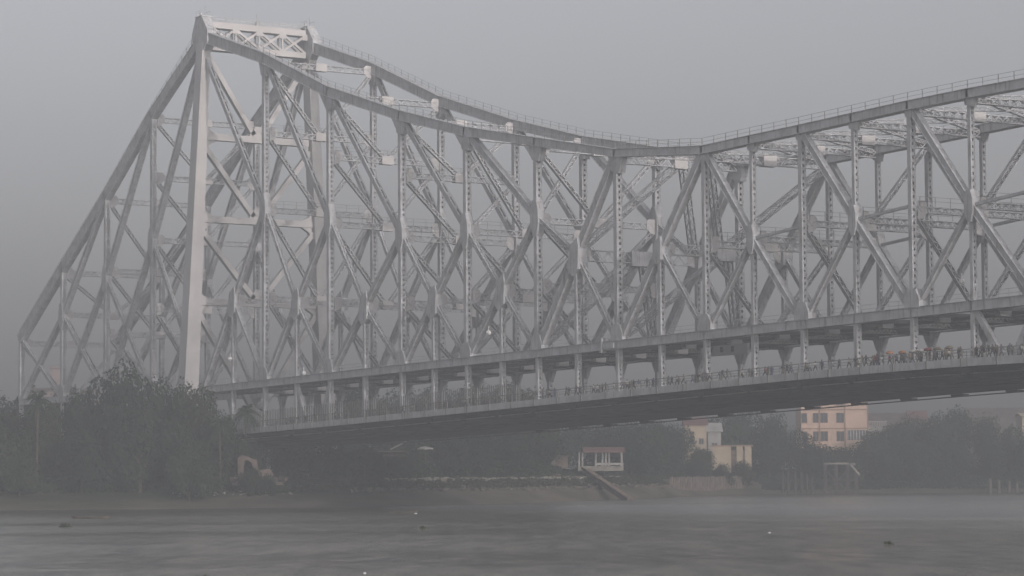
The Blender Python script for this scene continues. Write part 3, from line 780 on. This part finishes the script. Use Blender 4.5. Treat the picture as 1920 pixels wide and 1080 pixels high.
shed(105, 790, 11, 10, 20.2, 23.6, 'masonry', 'brownroof', 'long dark-roofed shed just right of the tan block')
shed(118.5, 800, 5.2, 8, 22.0, 24.4, 'pink', 'redroof', 'small house with faded red roof among the right-hand trees')
shed(121, 778, 8.5, 7, 20.0, 20.9, 'white', 'pale' if 'pale' in M else 'white', 'low whitish house below the small red roof', wins=3)
shed(44.4, 690, 5.4, 7, 18.8, 20.6, 'cream', 'redroof', 'cream two-storey house with red roof under the far edge of the deck', wins=2)
shed(51.3, 705, 3.4, 6, 17.2, 19.4, 'white', 'white', 'greyish white annexe beside the cream red-roofed house', wins=1)
shed(141, 742, 9, 8, 21.6, 22.3, 'cream', 'cream', 'pale house with blue-grey window at the right edge of the photo', wins=3)
shed(-141, 770, 9, 9, 31.0, 32.0, 'hazed', 'pink', 'faint pinkish building in haze behind the landward end of the truss', wins=4)
shed(-138.2, 800, 3.0, 5, 39.0, 39.5, 'hazed', 'hazed', 'slim pinkish water-tower block in haze behind the back arm', nm='tower_block')
shed(-131, 780, 20, 9, 31.2, 32.2, 'hazed', 'brownroof', 'long faint building in haze behind the lower back arm', wins=6)
shed(150, 880, 30, 12, 24, 27, 'masonry', 'brownroof', 'very faint long roof on the skyline at far right')
# boundary wall with opening
bd = empty('compound_wall', site(50.6, 684, 6.4), FACE); tag(bd, 'cream compound wall with dark gateway on the far bank', 'wall')
b = bmesh.new()
for x0, x1 in ((0,5.0),(6.4,8.0),(8.5,10.2)): box(b, ((x0+x1)/2,.2,3.1),(x1-x0,.4,6.8))
local('wall_panel', b, M['cream'], bd)
b = bmesh.new(); box(b, (5.1,.15,6.65),(11.0,.7,.32)); local('coping', b, M['tan_trim'], bd)
b = bmesh.new(); box(b, (5.0,.22,2.7),(9.9,.2,5.6)); local('gate', b, M['wood'], bd)
# river stage pavilion
bd = empty('river_pavilion', site(14.4, 583, 7.6), FACE); tag(bd, 'open white-columned pavilion with red roof above the bathing steps', 'pavilion')
local('floor', bbox_(-.3,9.6,0,5,-.8,.25), M['pale'], bd)
b = bmesh.new()
for x in (.0,.7,3.6,5.1,5.8,6.5,9.3): box(b, (x,.1,1.75),(.26,.26,3.0)); box(b, (x,4.8,1.75),(.26,.26,3.0))
local('column', b, M['white'], bd)
local('balustrade', bbox_(3.6,9.6,-.06,.06,.45,.95), M['white'], bd)
b = bmesh.new(); prism(b, [(-.7,3.2),(2.5,4.0),(5.7,3.2),(5.7,3.5),(2.5,4.4),(-.7,3.6)], .8, 9.9, axis='x'); local('roof', b, M['redroof'], bd)
bd = empty('watch_hut', site(8.3, 583, 7.4), FACE); tag(bd, 'tiny brownish hut left of the red-roofed pavilion', 'hut')
local('wall', bbox_(0,3.6,0,3,0,2.6), M['pink'], bd); b = bbox_(-.3,3.9,-.3,3.3,2.6,2.85); local('roof', b, M['brownroof'], bd)
b = bbox_(1.4,2.2,-.04,.02,.1,2.0); local('door', b, M['wood'], bd)
# long flight of steps with a parapet running to the water
bd = empty('bathing_steps', site(15.8, 580.5, 7.6), FACE); tag(bd, 'narrow flight of bathing steps slanting down to the water', 'steps')
b = bmesh.new(); n = 26; ex, ey, ez = 8.6, -31.0, -6.6
for q in range(n):
    t = q/n; box(b, (ex*t, ey*t, ez*t-.8), (1.5, 1.45, 1.2))
local('tread', b, M['brownpale'], bd)
for s in (-1,):
    b = bmesh.new(); bar(b, V3((s*.95,.6,-.1)), V3((ex+s*.95,ey,ez-.1)), .22, .5, V3((1,0,0))); local('parapet', b, M['wood'], bd)
# parasol on the bank, leaning pole, brick heaps, ruin
bd = empty('canvas_canopy', site(-17.4, 530, 6.9), FACE); tag(bd, 'white canvas canopy on a thin pole in the shade under the bridge', 'canopy')
b = bmesh.new()
va = [b.verts.new((math.cos(a*math.pi/4)*1.55, math.sin(a*math.pi/4)*1.55, 4.6+.08*(a % 2))) for a in range(8)]; tp = b.verts.new((0,0,5.0)); bt = [b.verts.new(v.co-V3((0,0,.3))) for v in va]
for i in range(8): b.faces.new((va[i],va[(i+1)%8],tp)); b.faces.new((bt[i],bt[(i+1)%8],va[(i+1)%8],va[i]))
local('canopy_cloth', b, M['white'], bd); b = bmesh.new(); tube(b, [V3((0,0,-.2)),V3((0,0,4.9))], .07, 6); local('pole', b, M['wood'], bd)
b = bmesh.new(); tube(b, [V3((0,0,0)), V3((2.9,0,1.4)), V3((3.1,0,1.5))], [.14,.10,.08], 6); o = bm_obj('leaning_spar', b, M['white']); o.location = site(-23.8, 520, 11.2); o.rotation_euler.z = FACE
tag(o, 'pale spar sticking up at a slant beside the bank hut', 'spar')
bd = empty('bank_hut', site(-25.9, 522, 6.6), FACE); tag(bd, 'low reddish hut in deep shade under the bridge', 'hut')
local('wall', bbox_(0,4.6,0,3,-.5,3.7), M['pink'], bd); b = bmesh.new(); prism(b, [(-.6,4.3),(3.6,3.7),(3.6,3.5),(-.6,4.1)], -.5,5.1,axis='x'); local('roof', b, M['brownroof'], bd); local('door', bbox_(1.8,2.7,-.05,.02,0,2), M['wood'], bd)
bd = empty('ruined_arch', site(-49.0, 478, 5.6), FACE); tag(bd, 'broken pinkish masonry arch standing on the bank left of the deck shadow', 'ruin')
b = bmesh.new()
arc = [(0,0),(0,4.6),(.7,5.2),(2.1,5.1),(3.0,4.5),(3.9,4.2),(4.0,3.3),(4.3,2.2),(6.6,2.3),(7.4,1.2),(7.6,0),(4.3,0),(4.1,1.6),(3.0,2.5),(2.9,3.6),(2.2,4.4),(1.4,4.3),(1.1,3.2),(1.3,0)]
arc = [(a*.85+.1*math.sin(a*9+c*5), c*.82+.12*math.sin(a*7+c*3)) for a, c in arc]
prism(b, arc, -.5, .5); local('masonry', b, M['pink'], bd)
b = bmesh.new()
for k in range(26):
    rn = random.random; box(b, (random.uniform(-1,8.5), random.uniform(-2.5,1), random.uniform(-.4,.3)), (random.uniform(.4,1.3),random.uniform(.4,1.1),random.uniform(.3,.8)), Matrix.Rotation(random.random()*3,3,'Z'))
box(b, (3.6,-.7,-.75), (9,3.0,.5)); local('rubble', b, M['pink'], bd)
# sheet retaining wall, jetty, dolphins
bd = empty('retaining_wall', site(37, 632, 2.9), math.atan2((site(60,686)-site(37,632)).y,(site(60,686)-site(37,632)).x)); tag(bd, 'pale ribbed retaining wall along the waterline on the right bank', 'wall')
b = bmesh.new()
for q in range(92): box(b, (.3+q*.62, (.0 if q % 2 else .16), .6+.15*math.sin(q*2.1)), (.60,.34,3.4+.3*math.sin(q*1.7)))
local('sheet_piles', b, M['brownpale'], bd); b = bbox_(-.5,57,.4,3,-2,1.9); local('earth_fill', b, M['masonry'], bd)
bd = empty('old_jetty', site(72.6, 678, 0.0), FACE); tag(bd, 'derelict iron jetty frame with pale top beam standing in the shallows', 'jetty')
b = bmesh.new()
box(b, (9.3,0,8.35),(6.0,.6,.45)); box(b, (9.3,3,8.35),(6.0,.5,.4)); bar(b, V3((12.6,0,8.2)), V3((14.9,0,5.4)), .5,.5); box(b, (13.2,0,8.2),(1.2,.6,.5)); local('top_beam', b, M['pale'], bd)
b = bmesh.new()
for x in (6.4,9.2,12.0,14.2):
    for y in (0,3): box(b, (x,y,3.2),(.42,.42,9.9 if x < 13 else 7))
bar(b, V3((6.4,0,1.2)), V3((12,0,6.6)), .25,.3); bar(b, V3((12,.1,1.2)), V3((6.4,.1,6.6)), .25,.3); box(b, (9.5,0,4.2),(8.2,.3,.3)); box(b, (9.5,0,1.6),(9,.3,.3))
local('frame', b, M['iron'], bd)
for q, (x, hh) in enumerate(((-2.6,6.6),(-1.2,7.0),(.6,6.9),(2.2,6.3),(3.6,5.6),(4.8,5.0))):
    b = bmesh.new(); tube(b, [V3((0,0,-2)),V3((.1,0,hh))], .3, 7); bar(b, V3((0,.2,1)), V3((1.0,.2,hh*.7)), .2,.2)
    o = bm_obj('mooring_pile', b, M['iron']); o.location = site(70.8+x, 680, 0); tag(o, f'dark timber mooring pile left of the jetty frame, {ordn(q)} of its row from the left', 'pile', 'mooring piles left of the jetty')
for q, (x, hh) in enumerate(((0,4.3),(2.2,3.9),(4.8,3.7),(6.8,3.2))):
    b = bmesh.new(); tube(b, [V3((0,0,-2)),V3((0,0,hh*.6)),V3((0,0,hh))], [.45,.45,.4], 8)
    o = bm_obj('concrete_post', b, M['masonry']); o.location = site(121.5+x, 684, 0); tag(o, f'stubby pale post at the right-hand waterline, {ordn(q)} from the left', 'post', 'posts at the right-hand waterline')
# debris line, stranded boats, flotsam
def debris(n, la0, la1, off, mt, label, s0, s1):
    b = bmesh.new()
    for k in range(n):
        la = random.uniform(la0, la1); d = lerp(SHORE, la)+off+random.gauss(0,1.2); s = random.uniform(s0,s1)
        box(b, site(la, d, ground_z(la, d)+.25), (s*2, s, s*.8), Matrix.Rotation(random.random()*3,3,'Z') @ Matrix.Rotation(random.uniform(-.3,.3),3,'X'))
    tag(bm_obj('flood_debris', b, M[mt]), label, 'debris', kind='stuff')
debris(260, -24, 24, 27, 'pale', 'pale line of rubbish and rubble stranded along the bank under the span', .15, .5)
debris(150, -30, 34, 14, 'masonry', 'dark stones and mud lumps on the slope between the steps and the deck shadow', .2, .6)
debris(60, 30, 75, 12, 'pink', 'reddish rubble below the right-hand compound wall', .15, .4)
debris(50, -60, -38, 12, 'pale', 'scattered stones on the mud left of the deck shadow', .12, .3)
def rowboat(lat, d, rz, label, L_=5.0):
    root = empty('rowing_boat', site(lat, d, max(WATER-.05, ground_z(lat, d)+.15)), rz); tag(root, label, 'boat')
    b = bmesh.new(); st = []
    for q in range(9):
        t = q/8*2-1; w_ = .72*math.sqrt(max(0,1-t*t))+.03; zk = .22*t*t-.18
        st.append([b.verts.new((t*L_/2, s*w_*f_, zk+h)) for s, f_, h in ((-1,1,.42),(-1,.7,.12),(0,0,0),(1,.7,.12),(1,1,.42))])
    for a, c in zip(st, st[1:]):
        for i in range(4): b.faces.new((a[i],c[i],c[i+1],a[i+1]))
    bmesh.ops.recalc_face_normals(b, faces=b.faces); bmesh.ops.solidify(b, geom=b.faces[:], thickness=.06)
    local('hull', b, M['bark'], root)
    b = bmesh.new()
    for x in (-1.2,0,1.2): box(b, (x,0,.2),(.25,1.1,.06))
    local('thwart', b, M['wood'], root)
rowboat(7.6, 560, FACE+.2, 'small dark boat stranded on the bank below the pavilion', 4.6)
rowboat(-57, 362, FACE, 'low dark boat lying on the water off the left bank', 5.2)
rowboat(-16, 392, FACE+.1, 'thin dark boat adrift on the water below the deck shadow', 4.0)
M['weed'] = mat('water_weed', (.05,.07,.03), .8, .3, 2)
def flot(u_, v_, kind, label, s=1.0):
    """weed clump or white scrap at a spot on the river"""
    b = bmesh.new()
    if kind == 'weed':
        for k in range(26):
            a = random.uniform(0,6.28); q = random.random()*.7*s; p = V3((math.cos(a)*q*1.6, math.sin(a)*q, .05)); t = V3((random.gauss(0,.16),random.gauss(0,.16),random.uniform(.15,.5)*s))
            bm_w = V3((math.cos(a+1),math.sin(a+1),0))*.12*s
            b.faces.new([b.verts.new(p-bm_w), b.verts.new(p+bm_w), b.verts.new(p+t)])
        o = bm_obj('floating_weed', b, M['weed']); c = 'weed'
    else:
        bmesh.ops.create_icosphere(b, subdivisions=2, radius=.16*s)
        for v in b.verts: v.co = V3((v.co.x*1.6, v.co.y, v.co.z*.7+.03)) + V3((random.uniform(-.02,.02),)*3)
        o = bm_obj('floating_foam', b, M['lamp_white']); c = 'foam'
    o.location = site(u_, v_, WATER); tag(o, label, c)
flot(-17.0, 148, 'weed', 'dark clump of floating weed at the bottom edge, left of centre', .55)
flot(29.0, 207, 'weed', 'floating weed clump on the right part of the river', .7)
flot(-9.4, 278, 'weed', 'tiny weed tuft drifting left of the middle of the river', .8)
flot(23.8, 250, 'foam', 'bright white scrap floating right of the middle of the river', .65)
flot(-8.6, 155, 'foam', 'white scrap of foam near the bottom edge', .45)
flot(-14, 385, 'foam', 'pale speck floating far out below the dark shore', 1.1)
flot(-50, 300, 'weed', 'weed tuft drifting off the left bank', 1.2)

# ================================================================ PEOPLE ON THE FOOTWAY
SK = mat('skin', (.16,.09,.06), .6, .05); HR = mat('hair', (.02,.018,.016), .6, .05)
CL = [mat('cloth_'+n_, c_, .85, .1, 4) for n_, c_ in (('dark',(.045,.045,.05)),('white',(.42,.41,.39)),('blue',(.08,.10,.15)),('red',(.20,.06,.055)),('grey',(.12,.12,.12)),('orange',(.40,.20,.10)),('green',(.07,.11,.08)),('khaki',(.19,.165,.12)))]
CN = ['dark','white','blue','red','grey','orange','green','khaki']
def body(seed, stride, arm, top, low):
    """one continuous skinned figure, 1.7 m, facing +x"""
    V, E, Rr = [], [], []
    def a(p, r_, par=None):
        V.append(p); Rr.append(r_)
        if par is not None: E.append((par, len(V)-1))
        return len(V)-1
    pel = a((0,0,.95), .15); wa = a((0,0,1.10), .13, pel); chs = a((.01,0,1.32), .16, wa); nk = a((.01,0,1.48), .06, chs); hd = a((.03,0,1.60), .10, nk); a((.03,0,1.70), .075, hd)
    for s in (-1,1):
        st = stride*s; h = a((0,s*.09,.90), .10, pel); kn = a((st*.28+.05,s*.10,.50), .072, h)
        an = a((st*.55-.03 if st < 0 else st*.5,s*.10,.08), .045, kn); a((st*.55+.14 if st<0 else st*.5+.17,s*.11,.035), .038, an)
        sh = a((0,s*.19,1.40), .07, chs); el = a((-st*.22,s*.24,1.13), .048, sh)
        if arm: ha = a((-st*.25+.22,s*.22,1.10 if arm == 1 else 1.45), .036, el)
        else: ha = a((-st*.38+.05,s*.24,.88), .035, el)
        a((V[ha][0]+.05, V[ha][1], V[ha][2]-.06 if not arm else V[ha][2]+.03), .028, ha)
    me = bpy.data.meshes.new('person'); me.from_pydata(V, E, []); o = bpy.data.objects.new('t', me); S.collection.objects.link(o)
    sm = o.modifiers.new('s','SKIN'); o.modifiers.new('u','SUBSURF').levels = 1
    for v, r_ in zip(me.skin_vertices[0].data, Rr): v.radius = (r_, r_)
    me.skin_vertices[0].data[0].use_root = True
    dg = bpy.context.evaluated_depsgraph_get(); dg.update(); m2 = bpy.data.meshes.new_from_object(o.evaluated_get(dg))
    bpy.data.objects.remove(o)
    m2.materials.clear()
    for q in (SK, HR, CL[top], CL[low]): m2.materials.append(q)
    for p in m2.polygons:
        c = p.center; r_ = abs(c.y)
        if c.z > 1.645 or (c.z > 1.57 and c.x < .0): i = 1
        elif c.z > 1.47: i = 0
        elif c.z > .98 and r_ < .235: i = 2
        elif c.z > 1.12: i = 2
        elif r_ > .2: i = 0
        elif c.z > .14: i = 3
        else: i = 0
        p.material_index = i
    m2.polygons.foreach_set('use_smooth', [True]*len(m2.polygons)); return m2
VAR = []
rp_ = random.Random(5)
for k in range(18):
    top = rp_.choice([0,0,1,2,3,4,4,0,6,7,0,2]); low = rp_.choice([0,0,4,7,2,1]); st = rp_.choice([.9,.6,1.0,-.8,.1,.15,-1.0]); ar = rp_.choice([0,0,0,1,2])
    VAR.append((body(k, st, ar if abs(st) < .5 else 0, top, low), CN[top], CN[low], abs(st) < .5))
spots = []
x = 224.5
while x > 118 and len(spots) < 185:
    dens = 1.5 if x > 205 else (1.9 if x > 192 else (.85 if x > 150 else .65))
    if noise.noise(V3((x*.16, 2, 2))) > -.28 or x > 192: spots.append((x, random.choice([-4.3,-3.7,-3.0,-2.2,-4.5])))
    x -= random.uniform(.35, 1.9)/dens*.8
spots += [(random.uniform(40,116), random.choice([-4.2,-3.5,-2.4])) for _ in range(70)]
spots.sort(key=lambda s: -s[0])
for k, (x, y) in enumerate(spots):
    me, tn, ln, still = VAR[random.randrange(18)]
    o = bpy.data.objects.new('person', me); S.collection.objects.link(o)
    s = random.uniform(.93,1.06); o.scale = (s,s,s); o.location = (x, y, dk(x)-.13)
    o.rotation_euler.z = random.choice([0, math.pi]) + random.uniform(-.3,.3) if not still else random.uniform(0,6.28)
    tag(o, f'person in {tn} top {"standing" if still else "walking"} on the footway, {ordn(k)} from the right', 'person', 'people crossing on the near footway')
# loads carried on the heads in the thick of the crowd
loads = []
for (x, mtx, nm) in ((199.6,'orange','orange'),(201.2,'orange','orange'),(203.0,'white','white'),(206.4,'red','red'),(209.0,'khaki','straw-coloured'),(204.6,'white','white'),(210.6,'khaki','straw-coloured')):
    near = min(spots, key=lambda s: abs(s[0]-x) + (0 if s not in loads else 50)); loads.append(near)
    b = bmesh.new(); bmesh.ops.create_icosphere(b, subdivisions=2, radius=.5)
    for v in b.verts: v.co = V3((v.co.x*1.25, v.co.y*.9, max(-.12, v.co.z*.62))) * (1+.12*noise.noise(v.co*4))
    o = bm_obj('bundle', b, CL[CN.index(mtx)], smooth=True); o.location = (near[0]+.03, near[1], dk(near[0])-.13+1.78)
    tag(o, f'{nm} bundle on a head in the crowd, {ordn(len(loads)-1)} bundle from the left', 'bundle', 'bundles on heads')

# ================================================================ HAZE
def build_haze():
    b = bmesh.new()
    c = [site(-700,-60,0), site(700,-60,0), site(700,1500,0), site(-700,1500,0)]
    lo = [b.verts.new((p.x,p.y,-4.0)) for p in c]; hi = [b.verts.new((p.x,p.y,112.0)) for p in c]
    for i in range(4):
        j = (i+1) % 4; b.faces.new((lo[i],lo[j],hi[j],hi[i]))
    b.faces.new(lo[::-1]); b.faces.new(hi)
    mh = bpy.data.materials.new('river_haze'); mh.use_nodes = True; n = mh.node_tree
    n.nodes.remove(n.nodes['Principled BSDF'])
    v = n.nodes.new('ShaderNodeVolumePrincipled'); v.inputs['Density'].default_value = HAZE_D; v.inputs['Color'].default_value = (*HAZE_C, 1); v.inputs['Anisotropy'].default_value = 0.0
    n.links.new(v.outputs[0], n.nodes['Material Output'].inputs['Volume'])
    tag(bm_obj('haze', b, mh), kind='stuff')
build_haze()
